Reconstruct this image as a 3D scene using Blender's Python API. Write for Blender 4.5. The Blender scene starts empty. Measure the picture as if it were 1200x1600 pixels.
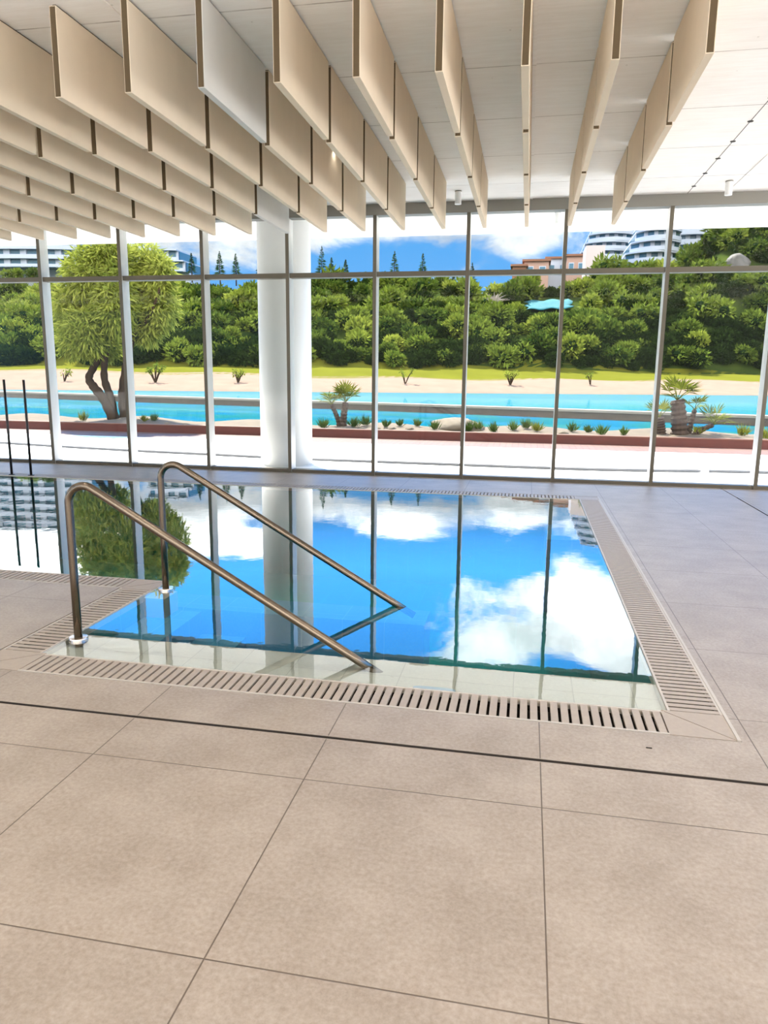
import bpy, math, random
import numpy as np
from mathutils import Vector, Matrix
random.seed(7); RNG = np.random.default_rng(7)
S = bpy.context.scene
COL = S.collection

# ------------------------------------------------------------------ camera, world, sun, exposure
EYE = 1.55
FPX = 1130.0
R = np.array([[0.98121, 0.04638, -0.18731], [0.19246, -0.18104, 0.96446], [0.01082, -0.98238, -0.18656]])
# rebuild the basis exactly from the two floor directions so that it is orthonormal
_d = np.array([825 - 600, 588 - 800, FPX]); _d /= np.linalg.norm(_d)
_x = -np.array([-5250 - 600, 522 - 800, FPX]); _x /= np.linalg.norm(_x)
_x = _x - _d * _x.dot(_d); _x /= np.linalg.norm(_x)
_z = np.cross(_x, _d)
R = np.stack([_x, _d, _z])
cam_data = bpy.data.cameras.new('camera')
cam_data.sensor_fit = 'VERTICAL'; cam_data.sensor_height = 36.0; cam_data.lens = FPX / 1600 * 36.0
cam_data.clip_start = 0.05; cam_data.clip_end = 2000
cam = bpy.data.objects.new('camera', cam_data); COL.objects.link(cam)
r_, u_, b_ = R[:, 0], -R[:, 1], -R[:, 2]
cam.matrix_world = Matrix(((r_[0], u_[0], b_[0], 0), (r_[1], u_[1], b_[1], 0), (r_[2], u_[2], b_[2], EYE), (0, 0, 0, 1)))
S.camera = cam
S.view_settings.view_transform = 'Standard'; S.view_settings.look = 'None'
S.view_settings.gamma = 1.0; S.view_settings.use_curve_mapping = False
S.view_settings.exposure = 1.15
try:
    S.cycles.use_denoising = True
    S.cycles.max_bounces = 10; S.cycles.diffuse_bounces = 6; S.cycles.transparent_max_bounces = 16
    S.cycles.sample_clamp_indirect = 12; S.cycles.caustics_reflective = False; S.cycles.caustics_refractive = False
except Exception:
    pass

def ray(x, y): return R @ np.array([x - 600.0, y - 800.0, FPX])
def at(x, y, Y):
    d = ray(x, y); p = d * (Y / d[1]); p[2] += EYE; return Vector(p)
def on_z(x, y, Z=0.0):
    d = ray(x, y); p = d * ((Z - EYE) / d[2]); p[2] += EYE; return Vector(p)
def lin(c):
    c = c / 255.0
    return c / 12.92 if c <= 0.04045 else ((c + 0.055) / 1.055) ** 2.4
def rgb(r, g, b, a=1.0): return (lin(r), lin(g), lin(b), a)

class N:
    """small node-tree helper"""
    def __init__(s, tree):
        s.t = tree; s.t.nodes.clear()
    def n(s, kind, **kw):
        nd = s.t.nodes.new(kind)
        for k, v in kw.items():
            if k == 'i':
                for kk, vv in v.items():
                    if hasattr(vv, 'links') and hasattr(vv, 'node'): s.t.links.new(vv, nd.inputs[kk])
                    else: nd.inputs[kk].default_value = vv
            else: setattr(nd, k, v)
        return nd
    def m(s, op, a, b=None, c=None):
        nd = s.t.nodes.new('ShaderNodeMath'); nd.operation = op
        for k, v in enumerate((a, b, c)):
            if v is None: continue
            if hasattr(v, 'node'): s.t.links.new(v, nd.inputs[k])
            else: nd.inputs[k].default_value = v
        return nd.outputs[0]
    def mix(s, f, a, b):
        nd = s.t.nodes.new('ShaderNodeMix'); nd.data_type = 'RGBA'
        for k, v in ((0, f), (6, a), (7, b)):
            if hasattr(v, 'node'): s.t.links.new(v, nd.inputs[k])
            else: nd.inputs[k].default_value = v
        return nd.outputs[2]
    def ramp(s, f, stops):
        nd = s.t.nodes.new('ShaderNodeValToRGB'); e = nd.color_ramp.elements
        while len(e) < len(stops): e.new(0.5)
        for k, (p, c) in enumerate(stops): e[k].position = p; e[k].color = c
        s.t.links.new(f, nd.inputs[0]); return nd.outputs[0]

SUN_E = 8.2
sun_data = bpy.data.lights.new('sun', 'SUN'); sun_data.energy = SUN_E; sun_data.angle = math.radians(0.6)
sun_data.color = (1.0, 0.96, 0.88)
sun = bpy.data.objects.new('sun', sun_data); COL.objects.link(sun)
sun.rotation_mode = 'QUATERNION'
sun.rotation_quaternion = Vector((0.50, -0.74, -1.2)).to_track_quat('-Z', 'Y')
sun.location = (-20, 30, 60)

def build_world():
    w = bpy.data.worlds.new('sky'); S.world = w; w.use_nodes = True
    g = N(w.node_tree)
    tc = g.n('ShaderNodeTexCoord')
    v = tc.outputs['Generated']
    sep = g.n('ShaderNodeSeparateXYZ', i={0: v}); z = sep.outputs[2]
    base = g.ramp(g.m('MULTIPLY', z, 1.6), [
        (0.0, (0.22, 0.38, 0.50, 1)), (0.15, (0.08, 0.23, 0.47, 1)), (0.30, (0.05, 0.20, 0.44, 1)), (0.42, (0.14, 0.74, 2.0, 1)),
        (0.6, (0.12, 0.68, 1.9, 1)), (1.0, (0.04, 0.32, 0.9, 1))])
    # clouds: fractal noise stretched along the horizon plus a few big cumulus masses
    mp = g.n('ShaderNodeMapping', i={0: v, 'Scale': (1.0, 1.0, 2.2)})
    n1 = g.n('ShaderNodeTexNoise', i={'Vector': mp.outputs[0], 'Scale': 5.0, 'Detail': 9.0, 'Roughness': 0.62, 'Distortion': 0.4}).outputs[0]
    total = g.m('SUBTRACT', n1, 0.5)
    total = g.m('MULTIPLY', total, 2.7)
    for (dx, dy, dz, a, b, k) in CLOUDS:
        d = Vector((dx, dy, dz)).normalized()
        sub = g.n('ShaderNodeVectorMath', operation='SUBTRACT', i={0: v, 1: tuple(d)}).outputs[0]
        mul = g.n('ShaderNodeVectorMath', operation='MULTIPLY', i={0: sub, 1: (1 / a, 1 / a, 1 / b)}).outputs[0]
        ln = g.n('ShaderNodeVectorMath', operation='LENGTH', i={0: mul}).outputs[1]
        fall = g.n('ShaderNodeMapRange', interpolation_type='SMOOTHERSTEP', i={0: ln, 1: 0.0, 2: 1.0, 3: k, 4: 0.0}).outputs[0]
        total = g.m('ADD', total, fall)
    mask = g.n('ShaderNodeMapRange', interpolation_type='SMOOTHSTEP', i={0: total, 1: 0.06, 2: 0.60, 3: 0.0, 4: 1.0}).outputs[0]
    hi = g.n('ShaderNodeMapRange', i={0: z, 1: 0.175, 2: 0.215, 3: 0.0, 4: 1.0}).outputs[0]
    rear = g.n('ShaderNodeMapRange', i={0: sep.outputs[1], 1: 0.1, 2: -0.4, 3: 0.0, 4: 1.0}).outputs[0]  # clouds behind the camera made brighter to light the hall
    white = g.mix(hi, (0.52, 0.54, 0.56, 1), g.mix(rear, (2.3, 2.4, 2.5, 1), (3.6, 3.45, 3.25, 1)))
    n3 = g.n('ShaderNodeTexNoise', i={'Vector': v, 'Scale': 14.0, 'Detail': 6.0, 'Roughness': 0.6}).outputs[0]
    shade = g.n('ShaderNodeMapRange', i={0: n3, 1: 0.35, 2: 0.6, 3: 0.62, 4: 1.0}).outputs[0]
    white = g.n('ShaderNodeHueSaturation', i={'Color': white, 'Value': shade}).outputs[0]
    col = g.mix(mask, base, white)
    bg = g.n('ShaderNodeBackground', i={0: col, 1: 1.0})
    out = g.n('ShaderNodeOutputWorld', i={0: bg.outputs[0]})
def mirror_dir(x, y):
    d = ray(x, y); d = d / np.linalg.norm(d); return (d[0], d[1], -d[2])
def sky_dir(x, y):
    d = ray(x, y); return tuple(d / np.linalg.norm(d))
CLOUDS = [mirror_dir(900, 945) + (0.17, 0.085, 0.62), mirror_dir(790, 1000) + (0.13, 0.05, 0.55), mirror_dir(960, 1010) + (0.10, 0.05, 0.5),
          mirror_dir(800, 800) + (0.11, 0.05, 0.6), mirror_dir(60, 860) + (0.30, 0.08, 0.9), mirror_dir(400, 850) + (0.13, 0.035, 0.5),
          mirror_dir(560, 795) + (0.24, 0.05, 0.75), mirror_dir(640, 830) + (0.12, 0.03, 0.4), mirror_dir(330, 830) + (0.10, 0.05, 0.5), mirror_dir(1000, 1020) + (0.12, 0.07, 0.6), mirror_dir(660, 880) + (0.14, 0.05, -0.5), mirror_dir(520, 960) + (0.20, 0.07, -0.8),
          mirror_dir(790, 880) + (0.10, 0.03, -0.5), sky_dir(300, 390) + (0.30, 0.06, 0.6), sky_dir(790, 400) + (0.08, 0.04, 0.25),
          sky_dir(620, 385) + (0.12, 0.05, -0.35),
          (0.2, -1.0, 0.45, 1.25, 1.1, 1.3)]  # last entry: unseen cloud bank added behind the camera as a light source
build_world()

# ------------------------------------------------------------------ object helpers
def tag(o, label=None, cat=None, group=None, kind=None):
    if label: o['label'] = label
    if cat: o['category'] = cat
    if group: o['group'] = group
    if kind: o['kind'] = kind
    return o
def empty(name, loc, label=None, cat=None, group=None, kind=None, rz=0.0):
    o = bpy.data.objects.new(name, None); COL.objects.link(o); o.location = loc; o.rotation_euler = (0, 0, rz)
    o.empty_display_size = 0.1
    return tag(o, label, cat, group, kind)
class MB:
    """collects vertices and faces of ONE mesh"""
    def __init__(s): s.v = []; s.f = []; s.mi = []; s.cur = 0
    def add(s, vs, fs):
        o = len(s.v); s.v.extend(tuple(p) for p in vs)
        for f in fs: s.f.append(tuple(i + o for i in f)); s.mi.append(s.cur)
        return s
    def box(s, x0, x1, y0, y1, z0, z1):
        vs = [(x0, y0, z0), (x1, y0, z0), (x1, y1, z0), (x0, y1, z0), (x0, y0, z1), (x1, y0, z1), (x1, y1, z1), (x0, y1, z1)]
        return s.add(vs, [(0, 3, 2, 1), (4, 5, 6, 7), (0, 1, 5, 4), (1, 2, 6, 5), (2, 3, 7, 6), (3, 0, 4, 7)])
    def prism(s, poly, z0, z1):
        n = len(poly)
        vs = [(x, y, z0) for x, y in poly] + [(x, y, z1) for x, y in poly]
        return s.add(vs, [tuple(range(n))[::-1], tuple(range(n, 2 * n))] + [(k, (k + 1) % n, n + (k + 1) % n, n + k) for k in range(n)])
    def tube(s, pts, rad, seg=12, caps=True):
        pts = [Vector(p) for p in pts]; n = len(pts)
        rads = rad if isinstance(rad, (list, tuple)) else [rad] * n
        vs = []; ref = None
        for k, p in enumerate(pts):
            t = (pts[min(k + 1, n - 1)] - pts[max(k - 1, 0)]).normalized()
            if ref is None:
                ref = Vector((0, 0, 1)).cross(t)
                if ref.length < 1e-3: ref = Vector((1, 0, 0))
                ref.normalize()
            ref = (ref - t * ref.dot(t)).normalized(); bi = t.cross(ref)
            for j in range(seg):
                a = 2 * math.pi * j / seg
                vs.append(p + (ref * math.cos(a) + bi * math.sin(a)) * rads[k])
        fs = []
        for k in range(n - 1):
            for j in range(seg):
                fs.append((k * seg + j, k * seg + (j + 1) % seg, (k + 1) * seg + (j + 1) % seg, (k + 1) * seg + j))
        if caps: fs += [tuple(range(seg))[::-1], tuple(range((n - 1) * seg, n * seg))]
        return s.add(vs, fs)
    def lathe(s, prof, c=(0, 0, 0), seg=24):
        vs = []; n = len(prof)
        for r, z in prof:
            for j in range(seg):
                a = 2 * math.pi * j / seg; vs.append((c[0] + r * math.cos(a), c[1] + r * math.sin(a), c[2] + z))
        fs = [(k * seg + j, k * seg + (j + 1) % seg, (k + 1) * seg + (j + 1) % seg, (k + 1) * seg + j) for k in range(n - 1) for j in range(seg)]
        fs += [tuple(range(seg))[::-1], tuple(range((n - 1) * seg, n * seg))]
        return s.add(vs, fs)
    def build(s, name, mat, parent=None, smooth=False, bevel=0.0, loc=None):
        me = bpy.data.meshes.new(name); me.from_pydata(s.v, [], s.f)
        mats = mat if isinstance(mat, (list, tuple)) else [mat]
        for m in mats: me.materials.append(m)
        if len(mats) > 1: me.polygons.foreach_set('material_index', s.mi)
        me.update()
        if smooth: me.polygons.foreach_set('use_smooth', [True] * len(me.polygons))
        o = bpy.data.objects.new(name, me); COL.objects.link(o)
        if parent is not None: o.parent = parent
        if loc is not None: o.location = loc
        if bevel:
            b = o.modifiers.new('bevel', 'BEVEL'); b.width = bevel; b.segments = 2; b.limit_method = 'ANGLE'
        return o
def np_mesh(name, V, F, mat, parent=None, smooth=False):
    V = np.asarray(V, dtype=np.float32); F = np.asarray(F, dtype=np.int32)
    me = bpy.data.meshes.new(name); k = F.shape[1]
    me.vertices.add(len(V)); me.vertices.foreach_set('co', V.ravel())
    me.loops.add(F.size); me.loops.foreach_set('vertex_index', F.ravel())
    me.polygons.add(len(F)); me.polygons.foreach_set('loop_start', np.arange(0, F.size, k, dtype=np.int32))
    me.update(calc_edges=True); me.validate()
    me.materials.append(mat)
    if smooth: me.polygons.foreach_set('use_smooth', [True] * len(me.polygons))
    o = bpy.data.objects.new(name, me); COL.objects.link(o)
    if parent is not None: o.parent = parent
    return o
def copy_tree(o, parent=None):
    c = o.copy(); COL.objects.link(c)
    if parent is not None: c.parent = parent
    for ch in list(o.children): copy_tree(ch, c)
    return c
ORD = ['first', 'second', 'third', 'fourth', 'fifth', 'sixth', 'seventh', 'eighth', 'ninth', 'tenth', 'eleventh', 'twelfth', 'thirteenth',
       'fourteenth', 'fifteenth', 'sixteenth', 'seventeenth', 'eighteenth', 'nineteenth', 'twentieth']

# ------------------------------------------------------------------ materials
def pbr(name, col, rough=0.5, metal=0.0, noise=0.0, scale=8.0, bump=0.0, spec=0.5, stretch=None, col2=None):
    m = bpy.data.materials.new(name); m.use_nodes = True; g = N(m.node_tree)
    bs = g.n('ShaderNodeBsdfPrincipled', i={'Roughness': rough, 'Metallic': metal, 'Specular IOR Level': spec, 'Base Color': col})
    if noise or bump or col2:
        tc = g.n('ShaderNodeTexCoord'); vec = tc.outputs['Object']
        if stretch: vec = g.n('ShaderNodeMapping', i={0: vec, 'Scale': stretch}).outputs[0]
        nz = g.n('ShaderNodeTexNoise', i={'Vector': vec, 'Scale': scale, 'Detail': 6.0, 'Roughness': 0.6}).outputs[0]
        f = g.n('ShaderNodeMapRange', i={0: nz, 1: 0.3, 2: 0.7}).outputs[0]
        c2 = col2 or tuple(c * (1 - noise) for c in col[:3]) + (1,)
        g.t.links.new(g.mix(f, c2, col), bs.inputs['Base Color'])
        if bump:
            bp = g.n('ShaderNodeBump', i={'Height': nz, 'Strength': bump, 'Distance': 0.01})
            g.t.links.new(bp.outputs[0], bs.inputs['Normal'])
    g.n('ShaderNodeOutputMaterial', i={0: bs.outputs[0]})
    return m
def grid_lines(g, co, period, offset, half):
    """1 on lines spaced by period along a coordinate"""
    a = g.m('ADD', g.m('SUBTRACT', co, offset), period * 0.5)
    a = g.m('ABSOLUTE', g.m('SUBTRACT', g.m('FLOORED_MODULO', a, period), period * 0.5))
    return g.n('ShaderNodeMapRange', i={0: a, 1: half * 0.6, 2: half * 1.4, 3: 1.0, 4: 0.0}).outputs[0]
def tile_mat(name, c1, c2, joint, px, ox, py, oy, half=0.003, rough=0.5, spec=0.4, nscale=3.0, fine=60.0, vary=0.06):
    m = bpy.data.materials.new(name); m.use_nodes = True; g = N(m.node_tree)
    tc = g.n('ShaderNodeTexCoord'); v = tc.outputs['Object']
    sp = g.n('ShaderNodeSeparateXYZ', i={0: v})
    lines = g.m('MAXIMUM', grid_lines(g, sp.outputs[0], px, ox, half), grid_lines(g, sp.outputs[1], py, oy, half))
    n1 = g.n('ShaderNodeTexNoise', i={'Vector': v, 'Scale': nscale, 'Detail': 5.0, 'Roughness': 0.65}).outputs[0]
    n2 = g.n('ShaderNodeTexNoise', i={'Vector': v, 'Scale': fine, 'Detail': 4.0, 'Roughness': 0.7}).outputs[0]
    f = g.m('ADD', g.m('MULTIPLY', n1, 0.45), g.m('MULTIPLY', n2, 0.55))
    f = g.n('ShaderNodeMapRange', i={0: f, 1: 0.38, 2: 0.62}).outputs[0]
    c = g.mix(f, c2, c1)
    # each tile a slightly different tone
    ix = g.m('FLOOR', g.m('DIVIDE', g.m('SUBTRACT', sp.outputs[0], ox), px)); iy = g.m('FLOOR', g.m('DIVIDE', g.m('SUBTRACT', sp.outputs[1], oy), py))
    cmb = g.n('ShaderNodeCombineXYZ', i={0: ix, 1: iy})
    wn = g.n('ShaderNodeTexWhiteNoise', noise_dimensions='2D', i={0: cmb.outputs[0]}).outputs[0]
    hs = g.n('ShaderNodeHueSaturation', i={'Color': c, 'Value': g.m('ADD', g.m('MULTIPLY', wn, vary), 1 - vary / 2)}).outputs[0]
    c = g.mix(lines, hs, joint)
    h = g.m('SUBTRACT', g.m('MULTIPLY', n2, 0.15), lines)
    bp = g.n('ShaderNodeBump', i={'Height': h, 'Strength': 0.25, 'Distance': 0.004})
    bs = g.n('ShaderNodeBsdfPrincipled', i={'Base Color': c, 'Roughness': rough, 'Specular IOR Level': spec, 'Normal': bp.outputs[0]})
    g.n('ShaderNodeOutputMaterial', i={0: bs.outputs[0]})
    return m
def leaf_mat(name, dark, light, trans=0.25, sat=1.0):
    m = bpy.data.materials.new(name); m.use_nodes = True; g = N(m.node_tree)
    oi = g.n('ShaderNodeObjectInfo'); ge = g.n('ShaderNodeNewGeometry')
    f = g.m('ADD', g.m('MULTIPLY', oi.outputs['Random'], 0.55), g.m('MULTIPLY', ge.outputs['Random Per Island'], 0.45))
    c = g.mix(f, dark, light)
    d = g.n('ShaderNodeBsdfDiffuse', i={0: c}); t = g.n('ShaderNodeBsdfTranslucent', i={0: c})
    mx = g.n('ShaderNodeMixShader', i={0: trans, 1: d.outputs[0], 2: t.outputs[0]})
    g.n('ShaderNodeOutputMaterial', i={0: mx.outputs[0]})
    return m
def emit_mat(name, col, e):
    m = bpy.data.materials.new(name); m.use_nodes = True; g = N(m.node_tree)
    em = g.n('ShaderNodeEmission', i={0: col, 1: e}); g.n('ShaderNodeOutputMaterial', i={0: em.outputs[0]}); return m
def water_mat(name, tint, ior, bump, scale, body=None, body_fac=0.0, gain=1.0, body2=None):
    m = bpy.data.materials.new(name); m.use_nodes = True; g = N(m.node_tree)
    tc = g.n('ShaderNodeTexCoord'); v = tc.outputs['Object']
    nz = g.n('ShaderNodeTexNoise', i={'Vector': v, 'Scale': scale, 'Detail': 3.0, 'Roughness': 0.5}).outputs[0]
    bp = g.n('ShaderNodeBump', i={'Height': nz, 'Strength': bump, 'Distance': 0.01})
    fr = g.n('ShaderNodeFresnel', i={'IOR': ior, 'Normal': bp.outputs[0]}).outputs[0]
    fr = g.m('MINIMUM', g.m('MULTIPLY', fr, gain), 1.0)
    gl = g.n('ShaderNodeBsdfGlossy', i={'Color': (1, 1, 1, 1), 'Roughness': 0.0, 'Normal': bp.outputs[0]})
    tr = g.n('ShaderNodeBsdfTransparent', i={0: tint}); low = tr.outputs[0]
    if body:
        bc = body
        if body2:
            n2 = g.n('ShaderNodeTexNoise', i={'Vector': v, 'Scale': 0.5, 'Detail': 4.0}).outputs[0]
            bc = g.mix(g.n('ShaderNodeMapRange', i={0: n2, 1: 0.4, 2: 0.6}).outputs[0], body, body2)
        df = g.n('ShaderNodeBsdfDiffuse', i={0: bc})
        low = g.n('ShaderNodeMixShader', i={0: body_fac, 1: low, 2: df.outputs[0]}).outputs[0]
    mx = g.n('ShaderNodeMixShader', i={0: fr, 1: low, 2: gl.outputs[0]})
    g.n('ShaderNodeOutputMaterial', i={0: mx.outputs[0]})
    return m
def glass_mat(name, tint=(0.97, 0.985, 0.98, 1)):
    m = bpy.data.materials.new(name); m.use_nodes = True; g = N(m.node_tree)
    fr = g.n('ShaderNodeFresnel', i={'IOR': 1.45}).outputs[0]
    fr = g.m('MULTIPLY', fr, 0.25)
    gl = g.n('ShaderNodeBsdfGlossy', i={0: (1, 1, 1, 1), 'Roughness': 0.0}); tr = g.n('ShaderNodeBsdfTransparent', i={0: tint})
    mx = g.n('ShaderNodeMixShader', i={0: fr, 1: tr.outputs[0], 2: gl.outputs[0]})
    g.n('ShaderNodeOutputMaterial', i={0: mx.outputs[0]}); return m

M = {}
M['floor'] = tile_mat('floor_tile', rgb(168, 154, 138), rgb(142, 127, 111), rgb(94, 80, 66), 0.9055, 0.122, 0.9, 2.467, 0.0023, rough=0.42)
M['terrace'] = tile_mat('terrace_tile', rgb(240, 238, 236), rgb(230, 228, 226), rgb(150, 148, 146), 1.8, 0.35, 1.2, 12.4, 0.006, rough=0.6)
M['grate'] = pbr('grating_slat', rgb(168, 153, 136), 0.5, noise=0.1, scale=30)
M['grate_white'] = pbr('grating_edge', rgb(184, 174, 160), 0.5)
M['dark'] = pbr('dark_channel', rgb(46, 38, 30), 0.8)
M['steel'] = pbr('brushed_steel', rgb(122, 110, 96), 0.24, 1.0, noise=0.08, scale=60)
M['flange'] = pbr('polished_flange', rgb(215, 205, 195), 0.2, 1.0)
M['black'] = pbr('black_pole', rgb(38, 32, 28), 0.4)
M['beige_tile'] = tile_mat('pool_ledge_tile', rgb(244, 236, 222), rgb(234, 226, 212), rgb(214, 206, 194), 0.3, 0.0, 0.3, 0.0, 0.002, rough=0.4, vary=0.03)
M['pool_tile'] = tile_mat('pool_blue_tile', rgb(0, 178, 178), rgb(0, 164, 166), rgb(40, 190, 192), 0.3, 0.0, 0.3, 0.0, 0.002, rough=0.4, vary=0.05)
M['step_tile'] = tile_mat('pool_step_tile', rgb(84, 178, 214), rgb(70, 166, 206), rgb(120, 196, 215), 0.3, 0.0, 0.3, 0.0, 0.002, rough=0.4, vary=0.05)
M['water'] = water_mat('pool_water', (0.90, 0.985, 0.99, 1), 1.36, 0.035, 5.0, gain=1.6)
M['glass'] = glass_mat('window_glass')
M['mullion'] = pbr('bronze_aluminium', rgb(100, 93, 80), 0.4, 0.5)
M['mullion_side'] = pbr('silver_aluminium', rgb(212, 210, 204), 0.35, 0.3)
M['beam'] = pbr('grey_beam', rgb(132, 128, 120), 0.5, 0.2)
M['white'] = pbr('white_paint', rgb(228, 228, 226), 0.6, noise=0.03, scale=4)
M['back'] = pbr('back_wall_plaster', rgb(190, 178, 160), 0.8, noise=0.05, scale=3)
def concrete():
    m = bpy.data.materials.new('board_marked_concrete'); m.use_nodes = True; g = N(m.node_tree)
    tc = g.n('ShaderNodeTexCoord'); v = tc.outputs['Object']; sp = g.n('ShaderNodeSeparateXYZ', i={0: v})
    mp = g.n('ShaderNodeMapping', i={0: v, 'Scale': (0.8, 7.0, 1.0)})
    n1 = g.n('ShaderNodeTexNoise', i={'Vector': mp.outputs[0], 'Scale': 3.0, 'Detail': 7.0, 'Roughness': 0.7}).outputs[0]
    n2 = g.n('ShaderNodeTexNoise', i={'Vector': v, 'Scale': 1.3, 'Detail': 3.0}).outputs[0]
    vo = g.n('ShaderNodeTexVoronoi', i={'Vector': v, 'Scale': 4.5}).outputs['Distance']
    pit = g.n('ShaderNodeMapRange', i={0: vo, 1: 0.02, 2: 0.05, 3: 1.0, 4: 0.0}).outputs[0]
    lines = grid_lines(g, sp.outputs[1], 1.22, 0.35, 0.006)
    brk = g.n('ShaderNodeMapRange', i={0: n1, 1: 0.40, 2: 0.55}).outputs[0]
    f = g.m('ADD', g.m('MULTIPLY', n1, 0.6), g.m('MULTIPLY', n2, 0.4))
    c = g.mix(g.n('ShaderNodeMapRange', i={0: f, 1: 0.3, 2: 0.7}).outputs[0], rgb(234, 228, 222), rgb(249, 246, 243))
    mark = g.m('MAXIMUM', g.m('MULTIPLY', lines, g.m('ADD', g.m('MULTIPLY', brk, 0.5), 0.25)), g.m('MULTIPLY', pit, 0.35))
    c = g.mix(mark, c, rgb(140, 124, 112))
    bp = g.n('ShaderNodeBump', i={'Height': g.m('SUBTRACT', n1, mark), 'Strength': 0.25, 'Distance': 0.006})
    bs = g.n('ShaderNodeBsdfPrincipled', i={'Base Color': c, 'Roughness': 0.75, 'Specular IOR Level': 0.25, 'Normal': bp.outputs[0]})
    g.n('ShaderNodeOutputMaterial', i={0: bs.outputs[0]}); return m
M['concrete'] = concrete()
M['baffle'] = pbr('beige_acoustic_panel', rgb(230, 213, 190), 0.85, noise=0.07, scale=2.5, bump=0.05, spec=0.15)
M['baffle_b'] = pbr('sand_acoustic_panel', rgb(223, 207, 184), 0.85, noise=0.07, scale=2.5, bump=0.05, spec=0.15)
M['baffle_grey'] = pbr('grey_acoustic_panel', rgb(208, 206, 201), 0.85, noise=0.06, scale=2.5, bump=0.05, spec=0.15)
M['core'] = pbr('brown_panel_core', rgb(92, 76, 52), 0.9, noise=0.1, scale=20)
M['rail'] = pbr('dark_rail', rgb(70, 60, 48), 0.6)
M['lamp'] = emit_mat('lamp_disc', (1, 0.86, 0.66, 1), 3.0)
M['paving'] = tile_mat('bounce_paving', rgb(252, 246, 236), rgb(246, 240, 228), rgb(180, 160, 130), 1.2, 0.3, 1.2, 0.2, 0.005, rough=0.7)  # pale warm tone chosen to bounce sunlight onto the ceiling
M['wood_deck'] = tile_mat('deck_boards', rgb(116, 84, 70), rgb(100, 72, 60), rgb(70, 48, 40), 0.14, 0.0, 3.0, 16.1, 0.004, rough=0.7, vary=0.12)
M['planter'] = pbr('red_brown_cladding', rgb(104, 48, 36), 0.7, noise=0.3, scale=5, stretch=(1, 1, 4))
M['planter_cap'] = pbr('planter_edge', rgb(124, 86, 68), 0.7)
M['soil'] = pbr('sandy_soil', rgb(104, 88, 66), 0.95, noise=0.35, scale=4, bump=0.6)
M['sand'] = pbr('beach_sand', rgb(130, 110, 95), 0.95, spec=0.0, noise=0.15, scale=0.6)
M['stone'] = pbr('pale_rock', rgb(118, 104, 84), 0.9, noise=0.35, scale=6, bump=0.5)
M['boulder'] = pbr('grey_boulder', rgb(104, 98, 90), 0.9, noise=0.5, scale=1.5, bump=0.8)
M['b_pale'] = pbr('pale_render', rgb(188, 172, 168), 0.85)
M['lake_in'] = water_mat('lake_inner_water', (0.3, 0.8, 0.85, 1), 1.33, 0.5, 1.6, body=rgb(6, 92, 120), body_fac=0.97, gain=0.4, body2=rgb(24, 96, 96))
M['lake_out'] = water_mat('lake_outer_water', (0.3, 0.8, 0.85, 1), 1.33, 0.9, 0.9, body=rgb(10, 98, 116), body_fac=0.97, gain=0.28, body2=rgb(26, 100, 104))
M['lake_cap'] = pbr('lake_wall_stone', rgb(128, 116, 100), 0.85, noise=0.15, scale=2)
M['lake_face'] = pbr('lake_wall_face', rgb(74, 60, 46), 0.9, noise=0.3, scale=2)
M['cable'] = pbr('grey_cable', rgb(112, 112, 114), 0.6)
M['bark'] = pbr('olive_bark', rgb(66, 52, 38), 0.9, spec=0.05, noise=0.45, scale=9, bump=0.8, stretch=(1, 1, 0.3))
M['palm_bark'] = pbr('palm_bark', rgb(70, 50, 34), 0.95, noise=0.5, scale=14, bump=0.8)
M['olive_leaf'] = leaf_mat('olive_leaf', rgb(92, 104, 30), rgb(188, 190, 92), 0.35)
M['palm_leaf'] = leaf_mat('palm_leaf', rgb(54, 70, 22), rgb(128, 128, 44), 0.25)
M['bush_leaf'] = leaf_mat('bush_leaf', rgb(34, 60, 20), rgb(122, 134, 50), 0.1)
M['shade_leaf'] = leaf_mat('shade_undergrowth_leaf', rgb(12, 28, 10), rgb(48, 62, 22), 0.05)  # darkened leaf colour paints the shade in gaps between shrubs
M['bush_leaf_b'] = leaf_mat('bush_leaf_light', rgb(66, 90, 28), rgb(150, 156, 62), 0.12)
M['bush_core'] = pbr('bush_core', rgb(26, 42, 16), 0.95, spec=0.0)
M['twig'] = pbr('grey_twig', rgb(150, 140, 130), 0.9)
M['conifer'] = leaf_mat('conifer_needles', rgb(38, 62, 46), rgb(72, 98, 66), 0.1)
M['tuft'] = leaf_mat('tuft_blade', rgb(44, 68, 26), rgb(92, 112, 44), 0.2)
M['tuft_y'] = leaf_mat('yellow_tuft_blade', rgb(90, 96, 24), rgb(136, 138, 44), 0.2)
M['hill'] = pbr('hill_earth', rgb(58, 68, 26), 0.95, spec=0.0, noise=0.4, scale=0.25, col2=rgb(34, 48, 20))
M['lawn'] = pbr('lawn_grass', rgb(94, 94, 30), 0.95, spec=0.0, noise=0.2, scale=0.3)
M['b_wall'] = pbr('apartment_white', rgb(170, 176, 188), 0.8)
M['b_pink'] = pbr('villa_pink', rgb(160, 130, 116), 0.85)
M['b_glass'] = pbr('apartment_glass', rgb(70, 108, 128), 0.15, spec=0.6)
M['b_roof'] = pbr('terracotta_roof', rgb(126, 88, 68), 0.9)
M['tarp'] = pbr('turquoise_sheet', rgb(6, 92, 98), 0.9, noise=0.2, scale=0.8)
M['inlet'] = pbr('inlet_plate', rgb(190, 215, 235), 0.3)

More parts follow.
